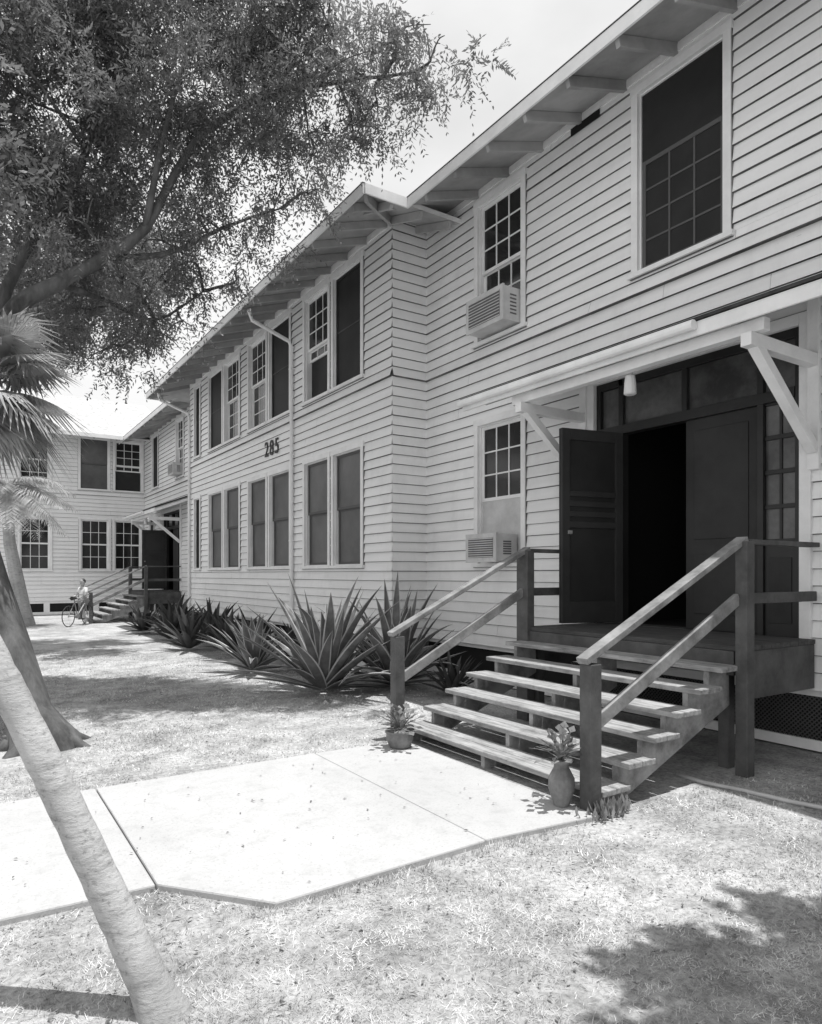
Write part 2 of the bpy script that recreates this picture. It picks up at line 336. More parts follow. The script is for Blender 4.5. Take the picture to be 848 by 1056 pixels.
# ---------------------------------------------------------------- entrance (doors, canopy) and steps
def entrance(c,near=True):
    oy=c-4.36; par=bld
    mb=MB(); g=lambda y:y+oy
    X=XN
    y0,y1=g(3.19),g(5.53); d0,d1=g(3.60),g(5.15)
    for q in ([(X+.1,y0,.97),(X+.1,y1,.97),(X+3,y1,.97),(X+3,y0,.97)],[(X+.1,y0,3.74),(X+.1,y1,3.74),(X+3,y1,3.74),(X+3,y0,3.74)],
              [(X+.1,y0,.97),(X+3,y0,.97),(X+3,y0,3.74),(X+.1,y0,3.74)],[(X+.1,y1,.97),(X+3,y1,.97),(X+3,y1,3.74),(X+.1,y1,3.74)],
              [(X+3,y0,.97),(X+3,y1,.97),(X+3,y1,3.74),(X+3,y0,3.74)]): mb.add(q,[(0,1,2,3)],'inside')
    mb.box(X-.05,X+.12,y0-.1,y0,.97,3.84,'trim'); mb.box(X-.05,X+.12,y1,y1+.1,.97,3.84,'trim'); mb.box(X-.05,X+.12,y0,y1,3.74,3.84,'trim')
    for a in (y0+.03,d0-.03,d1+.03,y1-.03): mb.box(X+.0,X+.1,a-.03,a+.03,.97,3.74,'door')
    mb.box(X-.01,X+.11,y0+.06,y1-.06,3.12,3.22,'door'); mb.box(X,X+.1,y0+.06,y1-.06,3.66,3.74,'door')
    mb.box(X,X+.1,g(4.34),g(4.40),3.22,3.66,'door')
    mb.box(X+.05,X+.06,y0+.06,y1-.06,3.22,3.66,'transom' if near else 'glass')
    for a,b in((y0+.06,d0-.06),(d1+.06,y1-.06)):
        mb.box(X+.03,X+.08,a,b,.97,1.85,'door'); mb.box(X+.05,X+.06,a,b,1.85,3.12,'transom')
        for i in range(5): z=1.85+i*.317; mb.box(X+.03,X+.08,a,b,z-.02,z+.02,'door')
        mb.box(X+.035,X+.075,(a+b)/2-.012,(a+b)/2+.012,1.85,3.12,'door')
        mb.box(X+.02,X+.03,a+.04,b-.04,1.1,1.7,'doorgrey')
    mb.box(X+.04,X+.085,d0,g(4.375),.99,3.12,'doorgrey')
    for z0_,z1_ in((1.15,1.75),(1.9,3.0)): mb.box(X+.028,X+.04,d0+.1,g(4.375)-.1,z0_,z1_,'doorgrey')
    mb.box(X+.055,X+.3,y0+.1,y1-.1,.965,.985,'deck')
    hinge=Vector((X-.02,g(5.15),0)); dr=Vector((-.975,.2,0)).normalized(); nn=Vector((.2,.975,0)).normalized()
    def lb(a,b,n0,n1,z0_,z1_,k):
        P_=lambda s,n,z: hinge+dr*s+nn*n+Vector((0,0,z)); mb.hexa([P_(a,n0,z0_),P_(b,n0,z0_),P_(b,n1,z0_),P_(a,n1,z0_),P_(a,n0,z1_),P_(b,n0,z1_),P_(b,n1,z1_),P_(a,n1,z1_)],k)
    lb(0,.8,-.010,.010,1.02,3.12,'door')
    for a,b in((0,.1),(.7,.8)): lb(a,b,-.032,.032,1.02,3.12,'doorgrey')
    for a,b in((1.02,1.25),(2.05,2.12),(2.17,2.23),(2.28,2.34),(2.39,2.45),(3.0,3.12)): lb(.1,.7,-.031,.031,a,b,'doorgrey')
    lb(.68,.73,-.05,.05,1.98,2.02,'metal')
    mb.obj('entrance_doors',par,bevel=.004)
    mb=MB(); cy0,cy1=g(2.0),g(6.62); xo=5.1; zi,zo=4.02,3.60
    mb.hexa([(xo,cy0,zo),(X-.02,cy0,zi),(X-.02,cy1,zi),(xo,cy1,zo),(xo,cy0,zo+.035),(X-.02,cy0,zi+.035),(X-.02,cy1,zi+.035),(xo,cy1,zo+.035)],'soffit')
    mb.hexa([(xo-.04,cy0-.03,zo+.036),(X-.02,cy0-.03,zi+.05),(X-.02,cy1+.03,zi+.05),(xo-.04,cy1+.03,zo+.036),(xo-.04,cy0-.03,zo+.065),(X-.02,cy0-.03,zi+.085),(X-.02,cy1+.03,zi+.085),(xo-.04,cy1+.03,zo+.065)],'darkroof')
    mb.box(xo-.025,xo,cy0,cy1,zo-.085,zo+.034,'trim')
    mb.tube([(xo-.07,g(3.45),zo-.005),(xo-.07,cy1,zo-.005)],.045,'trim',10)
    for yy in (cy0,cy1-.03): mb.hexa([(xo,yy,zo-.085),(X-.03,yy,zi-.085),(X-.03,yy+.03,zi-.085),(xo,yy+.03,zo-.085),(xo,yy,zo-.001),(X-.03,yy,zi-.001),(X-.03,yy+.03,zi-.001),(xo,yy+.03,zo-.001)],'trim')
    for i in range(6):
        yy=cy0+.4+i*(cy1-cy0-.8)/5; mb.beam((xo+.01,yy,zo-.045),(X-.03,yy,zi-.045),.045,.085,'soffit')
    mb.box(xo+.08,xo+.17,g(2.95),g(5.85),zo-.16,zo-.06,'trim')
    for yy in (g(3.06),g(5.68)):
        mb.box(X-.075,X-.02,yy-.05,yy+.05,2.45,3.95,'trim')
        mb.box(xo+.02,X-.075,yy-.045,yy+.045,zo-.27,zo-.165,'trim')
        mb.beam((xo+.14,yy,zo-.24),(X-.07,yy,2.62),.085,.085,'trim',up=(0,1,0))
    mb.obj('porch_canopy',par,bevel=.004)
    mb=MB(); yl=g(4.33); mb.tube([(5.32,yl,3.66),(5.32,yl,3.44),(5.32,yl,3.43),(5.32,yl,3.36),(5.32,yl,3.26),(5.32,yl,3.25)],[.025,.025,.045,.055,.06,.045],'lamp',12)
    mb.obj('porch_lamp',par,smooth=False)
    st=empty('wooden_entrance_steps'); sy0,sy1=g(3.10),g(5.43); dx=5.04; run=.26; rise=.141
    mb=MB()
    for i in range(6):
        x=3.47+i*run; z=rise*(i+1)
        mb.box(x,x+.135,sy0-.06,sy1+.06,z-.04,z,'tread'); mb.box(x+.145,x+.285,sy0-.06+random.uniform(0,.01),sy1+.06,z-.042,z-.002,'tread')
    mb.obj('treads',st,bevel=.006)
    mb=MB()
    for yy in (sy0+.06,(sy0+sy1)/2,sy1-.1):
        prof=[(3.49,0),(3.49,rise-.043)]
        for i in range(6):
            x=3.49+i*run; z=rise*(i+1)-.043
            prof+=[(x+run,z)] + ([(x+run,z+rise)] if i<5 else [])
        prof+=[(dx+.02,.52),(3.8,0)]
        n=len(prof); vs=[(a,yy,b) for a,b in prof]+[(a,yy+.045,b) for a,b in prof]
        mb.add(vs,[tuple(range(n)),tuple(range(2*n-1,n-1,-1))]+[(i,(i+1)%n,(i+1)%n+n,i+n) for i in range(n)],'stringer')
    mb.obj('stringers',st)
    mb=MB()
    nb=8
    for i in range(nb):
        a=dx+(X-.06-dx)*i/nb; mb.box(a,a+(X-.06-dx)/nb-.006,sy0-.06,sy1+.08,.95,.99,'deck')
    mb.box(dx-.02,dx+.02,sy0,sy1,.76,.948,'stepwood')
    for yy in (sy0-.05,sy1+.03): mb.box(dx+.03,X-.06,yy,yy+.04,.57,.948,'stepwood')
    for a in (dx+.07,):
        for yy in (sy0+.1,sy1-.08): mb.box(a,a+.09,yy,yy+.09,0,.94,'stepwood')
    mb.obj('deck',st,bevel=.004)
    mb=MB()
    for yy,s in ((sy0-.01,-1),(sy1+.01,1)):
        mb.box(3.36,3.46,yy-.05,yy+.05,0,.97,'stepwood'); mb.box(dx-.05,dx+.05,yy-.05-.07*(s<0),yy+.05-.07*(s<0)+(.0 if s<0 else .07),0,1.80,'stepwood')
        yb=yy-.035 if s<0 else yy+.035
        mb.beam((3.33,yy,.99),(dx+.03,yb,1.82),.095,.045,'railtop')
        mb.beam((3.46,yy,.58),(dx-.04,yb,1.36),.04,.09,'railtop')
        mb.beam((dx+.05,yb,1.80),(X-.05,yb,1.80),.09,.04,'stepwood'); mb.beam((dx+.05,yb,1.36),(X-.05,yb,1.36),.04,.085,'stepwood')
    mb.obj('handrails',st,bevel=.006)
entrance(4.36); entrance(24.76,False)
ac('window_air_conditioner',fN,6.80,7.55,4.86,5.30,.33); ac('window_air_conditioner',fN,6.9,7.52,1.72,2.08,.36); ac('window_air_conditioner',fN,23.3,23.95,4.86,5.25,.33)
cu=bpy.data.curves.new('t','FONT'); cu.body='285'; cu.size=.46; cu.extrude=.008; cu.align_x='CENTER'; cu.space_character=1.25
to=bpy.data.objects.new('t',cu); scene.collection.objects.link(to); bpy.context.view_layer.update()
me=bpy.data.meshes.new_from_object(to); bpy.data.objects.remove(to)
no=bpy.data.objects.new('building_number_285',me); scene.collection.objects.link(no); me.materials.clear(); me.materials.append(M['num'])
no.matrix_world=Matrix.Translation((XC-.035,13.85,4.08))@Matrix(((0,0,-1,0),(-1,0,0,0),(0,1,0,0),(0,0,0,1)))
# ---------------------------------------------------------------- ground
M['ground']=layered('dry_lawn_ground',.95,[((1,1,1),.7,9,.7,.38,.6,.42,.62),((1,1,1),2.2,9,.78,.38,.56,.58,1.0),((1,1,1),28,10,.75,.34,.56,.48,1.0)],((1,1,1),45,10,.7,.02),.1)
mb=MB(); mb.add([(-300,-300,0),(300,-300,0),(300,300,0),(-300,300,0)],[(0,1,2,3)],'ground'); mb.obj('ground')
mb=MB()
def plate(pts,z0,z1,k):
    n=len(pts); vs=[(a,b,z0) for a,b in pts]+[(a,b,z1) for a,b in pts]
    mb.add(vs,[tuple(range(n)),tuple(range(2*n-1,n-1,-1))]+[(i,(i+1)%n,(i+1)%n+n,i+n) for i in range(n)],k)
plate([(2.511,3.06),(3.36,2.98),(3.38,5.30),(2.511,5.33)],-.05,.034,'concrete')
plate([(1.22,3.0),(2.505,3.05),(2.505,5.33),(.805,5.30),(.805,3.5)],-.05,.036,'concrete')
plate([(-.9,3.56),(.798,3.5),(.798,5.31),(-.9,5.33)],-.05,.033,'concrete')
plate([(-2.6,3.56),(-.91,3.56),(-.91,5.33),(-2.6,5.33)],-.05,.034,'concrete'); plate([(-8,3.56),(-2.61,3.56),(-2.61,5.33),(-8,5.33)],-.05,.034,'concrete')
mb.obj('concrete_path',bevel=.01)
N=320000
d=np.exp(rng.uniform(np.log(1.5),np.log(14),N)); lt=rng.uniform(-.72,.72,N)*d
gx=lt*FY+d*FX; gy=-lt*FX+d*FY
e_=np.abs(rng.normal(0,.022,N))
keep=~((gx>.83)&(gx<3.36)&(gy>3.02+e_)&(gy<5.31-e_)&~((gx<1.2)&(gy<3.5-(gx-.8)*1.2+e_))); keep&=~((gx<.83)&(gy>3.56+e_)&(gy<5.33-e_))
keep&=~((gx>3.4)&(gy>3.05)&(gy<5.5)); keep&=(gx<np.where(gy<9,6.1,5.45)); keep&=(gx>-6)
dens=np.sin(gx*2.1+1)*np.sin(gy*1.7)+np.sin(gx*5.3+gy*4.1)*.6+np.sin(gx*9.1-gy*7.3)*.4+np.sin(gx*17+gy*13)*.4; keep&=(rng.uniform(-1.4,1.6,N)<dens+.3)
keep&=~((gx>4.4)&(rng.uniform(0,1,N)<.7))
gx=gx[keep];gy=gy[keep];dd=d[keep];n=len(gx)
hh=rng.uniform(.005,.020,n)*(1+.4*np.sin(gx*3)*np.cos(gy*2.3)); an=rng.uniform(0,2*np.pi,n); ww=rng.uniform(.0010,.0022,n)*np.clip(dd/2.5,1,3.5)
tl=rng.normal(0,.016,(n,2))
v=np.zeros((n,3,3)); v[:,0,0]=gx-np.cos(an)*ww; v[:,0,1]=gy-np.sin(an)*ww; v[:,1,0]=gx+np.cos(an)*ww; v[:,1,1]=gy+np.sin(an)*ww
v[:,2,0]=gx+tl[:,0]; v[:,2,1]=gy+tl[:,1]; v[:,2,2]=hh
edge=(gx>.8)&(gx<3.4)&(gy<3.1)&(gy>2.95); v[edge,2,2]+=.02
npmesh('lawn_grass',v.reshape(-1,3),np.arange(n*3).reshape(-1,3),['grass'],tri=True)
# fallen leaves
n=9000; lx=rng.uniform(-3,6,n); ly=rng.uniform(1.2,16,n); ly[:2800]=rng.uniform(1.5,5,2800); zz=np.where((lx>-8)&(lx<3.37)&(ly>3.5)&(ly<5.31),.04,.008)+rng.uniform(0,.006,n)
zz=np.where((lx>1.22)&(lx<3.37)&(ly>3.02)&(ly<=3.5),.042,zz); inst=(lx>3.37)&(ly>3)&(ly<5.5)
onp=(zz>.03)&(rng.uniform(0,1,n)<.9); kk=~inst&~onp; lx=lx[kk];ly=ly[kk];zz=zz[kk];n=len(lx)
an=rng.uniform(0,6.28,n); s=rng.uniform(.007,.017,n); c_,s_=np.cos(an)*s,np.sin(an)*s
V=np.stack([np.stack([lx-c_,ly-s_,zz],1),np.stack([lx-s_*.4,ly+c_*.4,zz+.006],1),np.stack([lx+c_,ly+s_,zz+.002],1),np.stack([lx+s_*.4,ly-c_*.4,zz+.004],1)],1).reshape(-1,3)
npmesh('fallen_leaves',V,np.arange(len(V)).reshape(-1,4),['litter'])
# ---------------------------------------------------------------- trees
def leaves(name,clumps,dens,parent,mname='leaf',ln=.065,wd=.018,K=14,spl=.38):
    V=[];
    for c,r in clumps:
        ns=max(12,int(dens*r**2.2))
        nc=max(4,int(12*r)); cc=rng.normal(0,1,(nc,3)); cc/=np.linalg.norm(cc,axis=1)[:,None]; cc*=(r*rng.uniform(.25,1.05,nc))[:,None]; cc[:,2]*=.75
        idx=rng.integers(0,nc,ns); off=rng.normal(0,1,(ns,3)); off*=r*.20
        p=np.array(c)[None]+cc[idx]+off
        dr=cc[idx]*.8/r+rng.normal(0,.5,(ns,3)); dr[:,2]-=.35; dr/=np.linalg.norm(dr,axis=1)[:,None]
        sd=np.cross(dr,rng.normal(0,1,(ns,3))); sd/=np.linalg.norm(sd,axis=1)[:,None]+1e-9
        L=spl*rng.uniform(.5,1.1,ns)
        for k in range(K):
            t=(k//2+1)/(K/2); s=1 if k%2 else -1
            b=p+dr*(L*t)[:,None]; b[:,2]-=.18*L*t*t
            ld=sd*s*.7+dr*.7+rng.normal(0,.22,(ns,3)); ld/=np.linalg.norm(ld,axis=1)[:,None]
            pr=np.cross(ld,rng.normal(0,1,(ns,3))*.5+np.array([0,0,1.])); pr/=np.linalg.norm(pr,axis=1)[:,None]+1e-9
            l=ln*rng.uniform(.6,1.2,ns)[:,None]*(1.1-.4*t); w_=wd*rng.uniform(.7,1.2,ns)[:,None]
            V.append(np.stack([b,b+ld*l*.5+pr*w_*.5,b+ld*l,b+ld*l*.5-pr*w_*.5],axis=1))
    V=np.concatenate(V).reshape(-1,3); return npmesh(name,V,np.arange(len(V)).reshape(-1,4),[mname],parent)
tree=empty('large_shade_tree')
CL=[(30,20,7.5,.9),(110,10,8,.9),(190,10,8.5,.9),(270,10,8,.9),(335,15,8,.6),(395,45,7.8,.45),(445,62,7.6,.36),(482,68,7.5,.22),(500,62,7.4,.12),
(20,100,8,.9),(100,90,9,.8),(180,90,7.6,.8),(260,80,8.6,.8),(330,85,8,.6),(390,110,8,.45),(435,105,8,.32),(425,25,8,.22),(460,90,7.8,.2),
(30,180,7.5,.8),(110,170,8.5,.8),(190,170,9,.8),(260,160,8,.7),(320,155,8.6,.5),(365,150,8.2,.35),(400,150,8.1,.2),
(20,250,8.5,.6),(90,235,7.5,.5),(160,245,9,.65),(225,235,8.5,.55),(280,225,8.8,.4),(320,200,9,.3),(300,255,8.9,.2),
(60,200,8.6,.7),(150,130,8.4,.7),(225,130,9,.7),(295,120,9,.6),(350,60,8.6,.5),(130,60,8.6,.8),(230,50,8.6,.8),(60,60,8.6,.8),
(30,330,9,.5),(85,320,9.5,.55),(150,315,9,.45),(205,305,9.5,.4),(245,285,9.5,.3),(272,272,9.3,.2),(120,285,9.6,.55),(190,270,9.8,.45),(40,285,9.6,.5),
(60,365,9.5,.3),(120,360,9.5,.35),(165,350,9.5,.3),(140,385,9.5,.2),(105,385,9.6,.2),(25,370,9.2,.25),(150,365,9.8,.3),(190,335,9.8,.3)]
OUT=[(-60,100,7.5,1),(-80,250,9,1),(-70,0,8,1),(-180,150,9,1.2),(50,-80,8,1),(150,-85,9,1),(250,-80,8.5,.8),(320,-60,8,.5),(60,280,13,1.1),(140,310,13,.8),(100,230,14,1.3),(40,330,15,1),(160,260,15,.9),(-60,330,13,1.3),(-150,300,11,1.3),(-120,330,16,1.4),(-75,60,6.0,.7),(-100,200,6.0,.7),(-110,-60,6.2,.8)]
cin=[(pix(u,v_,d_),r) for u,v_,d_,r in CL]; cout=[(pix(u,v_,d_),r) for u,v_,d_,r in OUT]; clumps=cin+cout
leaves('leaves',cin,620,tree,ln=.085,wd=.022,K=12); leaves('leaves_outer',cout,680,tree,ln=.11,wd=.04,K=10)
mb=MB()
T0=pix(44,768,6.2); T0.z=0
def limb(pts,r0,r1,jit=.06,n=9):
    P_=[Vector(p) for p in pts]; out=[]
    for i in range(len(P_)-1):
        a=P_[max(i-1,0)];b=P_[i];c=P_[i+1];e=P_[min(i+2,len(P_)-1)]
        for t in (0,.25,.5,.75): out.append(.5*((2*b)+(c-a)*t+(2*a-5*b+4*c-e)*t*t+(3*b-a-3*c+e)*t**3))
    out.append(P_[-1]); m_=len(out); out=[p+Vector([random.gauss(0,.01) for _ in range(3)])*(r0/.2) for p in out]
    mb.tube(out,[r0+(r1-r0)*i/(m_-1) for i in range(m_)],'bark',n,jit=jit); return out
fork=pix(-45,470,6.9)
tb=T0.copy(); tb.z=-.35
t1=T0+Vector((0,0,.06)); t15=pix(30,735,6.22)
mb.tube([tb,T0-Vector((0,0,.08)),t1,t15,pix(8,660,6.3),pix(-20,570,6.5),fork],[.5,.38,.27,.2,.17,.16,.16],'bark',16,jit=.07)
for a in range(7):
    an_=a*.9+.3; dv=Vector((math.cos(an_),math.sin(an_),0)); mb.tube([t1+dv*.08+Vector((0,0,.12)),t1+dv*.3-Vector((0,0,.05)),t1+dv*.5-Vector((0,0,.12))],[.1,.07,.02],'bark',8,jit=.1)
l1=[fork,pix(5,330,7.2),pix(60,292,7.5),pix(110,265,7.8),pix(150,235,8),pix(200,150,8.3),pix(270,100,8.3),pix(350,85,8.1),pix(430,75,7.9)]
l2=[fork,pix(-20,380,7.2),pix(20,270,7.6),pix(80,180,8),pix(110,80,8.3),pix(140,-40,8.5)]
l3=[pix(110,265,7.8),pix(170,262,8.4),pix(230,235,8.8),pix(290,215,8.9)]
l4=[pix(60,292,7.5),pix(110,310,8.6),pix(160,330,9.3),pix(210,300,9.6)]
l5=[fork,pix(-60,330,8),pix(0,330,11),pix(80,300,13),pix(120,240,14)]
l6=[fork,pix(-90,380,7),pix(-120,200,8),pix(-150,80,8.6)]
l7=[pix(150,235,8),pix(165,160,7.9),pix(185,80,7.8),pix(210,0,8)]
allp=[]
for l,r0,r1 in((l1,.10,.012),(l2,.08,.02),(l3,.045,.01),(l4,.04,.01),(l5,.10,.02),(l6,.11,.03),(l7,.045,.01)): allp+=limb(l,r0,r1)
for c,r in clumps:
    if r<.25: continue
    b=min(allp,key=lambda p:(p-c).length)
    mid=(b+c)/2+Vector((random.uniform(-.15,.15),random.uniform(-.15,.15),random.uniform(-.05,.25)))
    limb([b,mid,c],.024,.007,n=6)
    for i in range(3):
        e=c+Vector([random.gauss(0,r*.5) for _ in range(3)]); limb([mid*.3+c*.7,(c+e)/2+Vector((0,0,.08)),e],.011,.004,n=5)
mb.obj('trunk_and_limbs',tree,smooth=True)
# dense shade tree beside the viewer; its crown shades the lawn corner
tree2=empty('large_shade_tree')
cl2=[]
gxs=np.arange(1.85,5.3,.34); gys=np.arange(-1.6,1.66,.34)
for a_ in gxs:
    for b_ in gys:
        top_=1.58-.45*max(0,(2.2-a_))-.3*max(0,a_-3.3)
        if b_>top_: continue
        cl2.append((Vector((a_+.47+random.uniform(-.07,.07),b_-.56+random.uniform(-.07,.07),4.75+random.uniform(-.1,.45))),.32))
leaves('leaves',cl2,2600,tree2,mname='leaf2',ln=.10,wd=.055,K=10,spl=.18)
mb=MB(); mb.tube([(4.2,-2.2,-.05),(4.1,-2.1,1.6),(3.8,-1.7,3.0),(3.5,-1.0,4.5)],[.2,.14,.12,.06],'bark',12,jit=.05)
for c,r in cl2[::3]: limb([(3.8,-1.7,3.0),(Vector((3.8,-1.7,3.0))+c)/2+Vector((0,0,.4)),c],.05,.01,n=6)
mb.obj('trunk_and_limbs',tree2,smooth=True)
def frond_fan(mb,base,dirv,L,n=34,k='frond'):
    dirv=Vector(dirv).normalized(); side=dirv.cross(Vector((0,0,1))).normalized(); up=side.cross(dirv)
    hub=base+dirv*L*.5; mb.tube([base,base+dirv*L*.25+Vector((0,0,.03)),hub],[.014,.011,.009],'straw',5)
    for i in range(n):
        a=math.radians(-120+240*i/(n-1)); dd_=(dirv*math.cos(a)+side*math.sin(a)+up*.12); ll=L*.6*(1-.25*abs(a)/2)
        w_=(side*math.cos(a)-dirv*math.sin(a))*.019
        p1=hub+dd_*ll*.55; p2=hub+dd_*ll+Vector((0,0,-.22*ll-random.uniform(0,.14)))
        mb.add([hub,p1+w_,p2,p1-w_],[(0,1,2,3)],k); 
def frond_pin(mb,base,dirv,L,k='frond',n=34):
    dirv=Vector(dirv).normalized(); pts=[]
    for i in range(9):
        t=i/8; pts.append(base+Vector((dirv.x*L*t,dirv.y*L*t,dirv.z*L*t-.55*L*t*t)))
    mb.tube(pts,[.02*(1-.9*i/8) for i in range(9)],k,5)
    side=dirv.cross(Vector((0,0,1))).normalized()
    for i in range(n):
        t=.12+.86*i/n; f=t*8; a=int(f); p=pts[a].lerp(pts[min(a+1,8)],f-a); tan=(pts[min(a+1,8)]-pts[a]).normalized()
        for s in(-1,1):
            l=L*.28*math.sin(math.pi*min(1,t*.85+.12)); e=p+side*s*l+tan*l*.5+Vector((0,0,-l*.5*random.uniform(.6,1.4)))
            m_=p.lerp(e,.5)+Vector((0,0,.03)); mb.add([p,m_+tan*.018,e,m_-tan*.018],[(0,1,2,3)],k)
palm=empty('leaning_palm_tree'); mb=MB()
pts=[];rad=[]
for i in range(150):
    z=-.25+5.4*i/149; zz=max(z,0); lat=-.885-.475*z-.03*zz*z; d_=2.44+.05*z
    p=Vector((lat*FY+d_*FX,-lat*FX+d_*FY,z)); ring=.0022*(1 if (i%5)==0 else 0)
    r=.061+.020*math.exp(-max(z,-.02)/.05)+.008*math.exp(-zz/.5)-.004*zz-ring+random.uniform(-.0010,.0010); pts.append(p); rad.append(r)
mb.tube(pts,rad,'palmbark',24,jit=.012); top=pts[-1]
for i in range(18):
    a=i*2.4; frond_pin(mb,top,(math.cos(a),math.sin(a),.3+.5*(i%3)),1.9)
mb.obj('palm_trunk_and_fronds',palm,smooth=True)
fan=empty('fan_palm_tree'); mb=MB(); ft=pix(-32,395,6.6)
mb.tube([(ft.x-.2,ft.y+.1,0),(ft.x-.1,ft.y,1.5),ft],[.14,.11,.10],'palmbark',12,jit=.05)
for i in range(60):
    a=i*2.399; e=random.uniform(-1.2,1.1); frond_fan(mb,ft,(math.cos(a),math.sin(a),e),random.uniform(.7,1.1))
mb.obj('trunk_and_fronds',fan)
fp=empty('palm_tree'); mb=MB(); t2=pix(6,500,20); g0=pix(26,645,20.8); g0.z=-.1
mb.tube([g0,g0.lerp(t2,.15),g0.lerp(t2,.6)+Vector((-.1,0,0)),t2],[.32,.22,.17,.14],'palmbark',12,jit=.05)
for i in range(40):
    a=i*2.399; frond_pin(mb,t2,(math.cos(a),math.sin(a),random.uniform(-.5,.9)),random.uniform(1.4,2.1))
mb.obj('trunk_and_fronds',fp)
# ---------------------------------------------------------------- agaves
def agave(name,x,y,R,n=34,dark=False):
    mb=MB(); kb='bladedark' if dark else 'blade'
    for i in range(n):
        a=i*2.399+random.uniform(-.25,.25); el=math.radians(14+70*(i/n)**.75+random.uniform(-10,8)); L=R*random.uniform(.75,1.12)*(.82+.26*math.sin(el)); W=.044*random.uniform(.8,1.2)*min(1.2,R)
        hd=Vector((math.cos(a),math.sin(a),0)); sd=Vector((-math.sin(a),math.cos(a),0)); vs=[];fs=[];fe=[]
        S=10; droop=random.uniform(.1,.5)*(1 if random.random()>.35 else 2.4); bend=random.uniform(-.15,.15)
        for s in range(S+1):
            t=s/S; e=el-droop*t*t*1.2; 
            c=Vector((x,y,.04))+hd*(.05+L*(t*math.cos(el)+.12*t*t*droop))+sd*bend*L*t*t+Vector((0,0,L*(t*math.sin(el)-.38*droop*t**2.4)))
            c.z=max(c.z,.03)
            w=W*(.75+.75*math.sin(math.pi*min(1,t*.75+.12)))*(1-t**3.2)+.001; upv=hd*-math.sin(el)+Vector((0,0,math.cos(el)))
            for q in(-1,-.78,0,.78,1): vs.append(c+sd*w*q+upv*abs(q)*w*.5)
        for s in range(S):
            o=s*5
            for q in range(4): (fe if q in(0,3) else fs).append((o+q,o+q+1,o+q+6,o+q+5))
        o0=len(mb.v); mb.add(vs,fs,kb); mb.f+= [[k+o0 for k in f] for f in fe]; mb.m+= [mb.mi(kb if dark else 'bladeedge')]*len(fe)
    return mb.obj(name,smooth=True,recalc=False)
for x,y,R,n_ in((3.95,8.1,1.48,52),(4.95,7.95,1.45,48),(3.85,10.4,1.0,36),(4.6,9.5,.85,26)): agave('agave_plant',x,y,R,n_)
for x,y,R in((4.9,11.2,.8),(4.3,12.8,.95),(3.9,14.2,1.0),(4.7,15.2,1.1),(4.1,16.5,1.0),(4.6,18.0,1.1),(4.0,18.8,.9),(5.0,13.6,.9),(5.2,7.0,.6)): agave('agave_plant',x,y,R,30,True)
# ---------------------------------------------------------------- pots
def pot(name,x,y,r,h,tall=False):
    par=empty(name); mb=MB()
    prof=[(0,.7),(.08,.78),(.5,1.0),(.85,.98),(.86,1.08),(1,1.08)] if not tall else [(0,.6),(.1,.7),(.35,1.0),(.6,1.0),(.82,.6),(.9,.55),(1,.72)]
    mb.tube([(x,y,.035+h*a) for a,b in prof],[r*b for a,b in prof],'terracotta',18); mb.obj('pot',par,smooth=False,bevel=.003)
    mb=MB()
    for i in range(60):
        a=random.uniform(0,6.28); e=random.uniform(.1,1.3); L=random.uniform(.08,.24); c=Vector((x,y,.03+h)); tip=c+Vector((math.cos(a)*math.cos(e),math.sin(a)*math.cos(e),math.sin(e)))*L
        mb.tube([c,c.lerp(tip,.5)+Vector((0,0,.02)),tip],.003,'potleaf',4); s=Vector((-math.sin(a),math.cos(a),.2))*.03; o=(tip-c).normalized()*.035+Vector((0,0,-.012))
        mb.add([tip-o,tip+s,tip+o*1.3,tip-s],[(0,1,2,3)],'potleaf')
    mb.obj('plant',par,recalc=False)
pot('potted_plant',3.22,5.10,.12,.15); pot('potted_plant',3.30,3.24,.085,.30,True)
mb=MB()
for i in range(120):
    x=3.45+random.gauss(0,.10); y=2.98+random.gauss(0,.03); L=random.uniform(.04,.14); a=random.uniform(0,6.28); tip=Vector((x+math.cos(a)*L*.5,y+math.sin(a)*L*.4,L)); s=Vector((-math.sin(a),math.cos(a),.2))*.010
    b_=Vector((x,y,0)); mb.add([b_,b_.lerp(tip,.6)+s,tip,b_.lerp(tip,.6)-s],[(0,1,2,3)],'potleaf')
mb.obj('weeds',recalc=False)
mb=MB(); mb.tube([(4.60,3.3,.015),(4.58,3.05,.015),(4.64,2.8,.015),(4.68,2.5,.015),(4.76,2.2,.015),(4.8,1.6,.015)],.016,'ac',8); mb.obj('garden_hose',smooth=True)
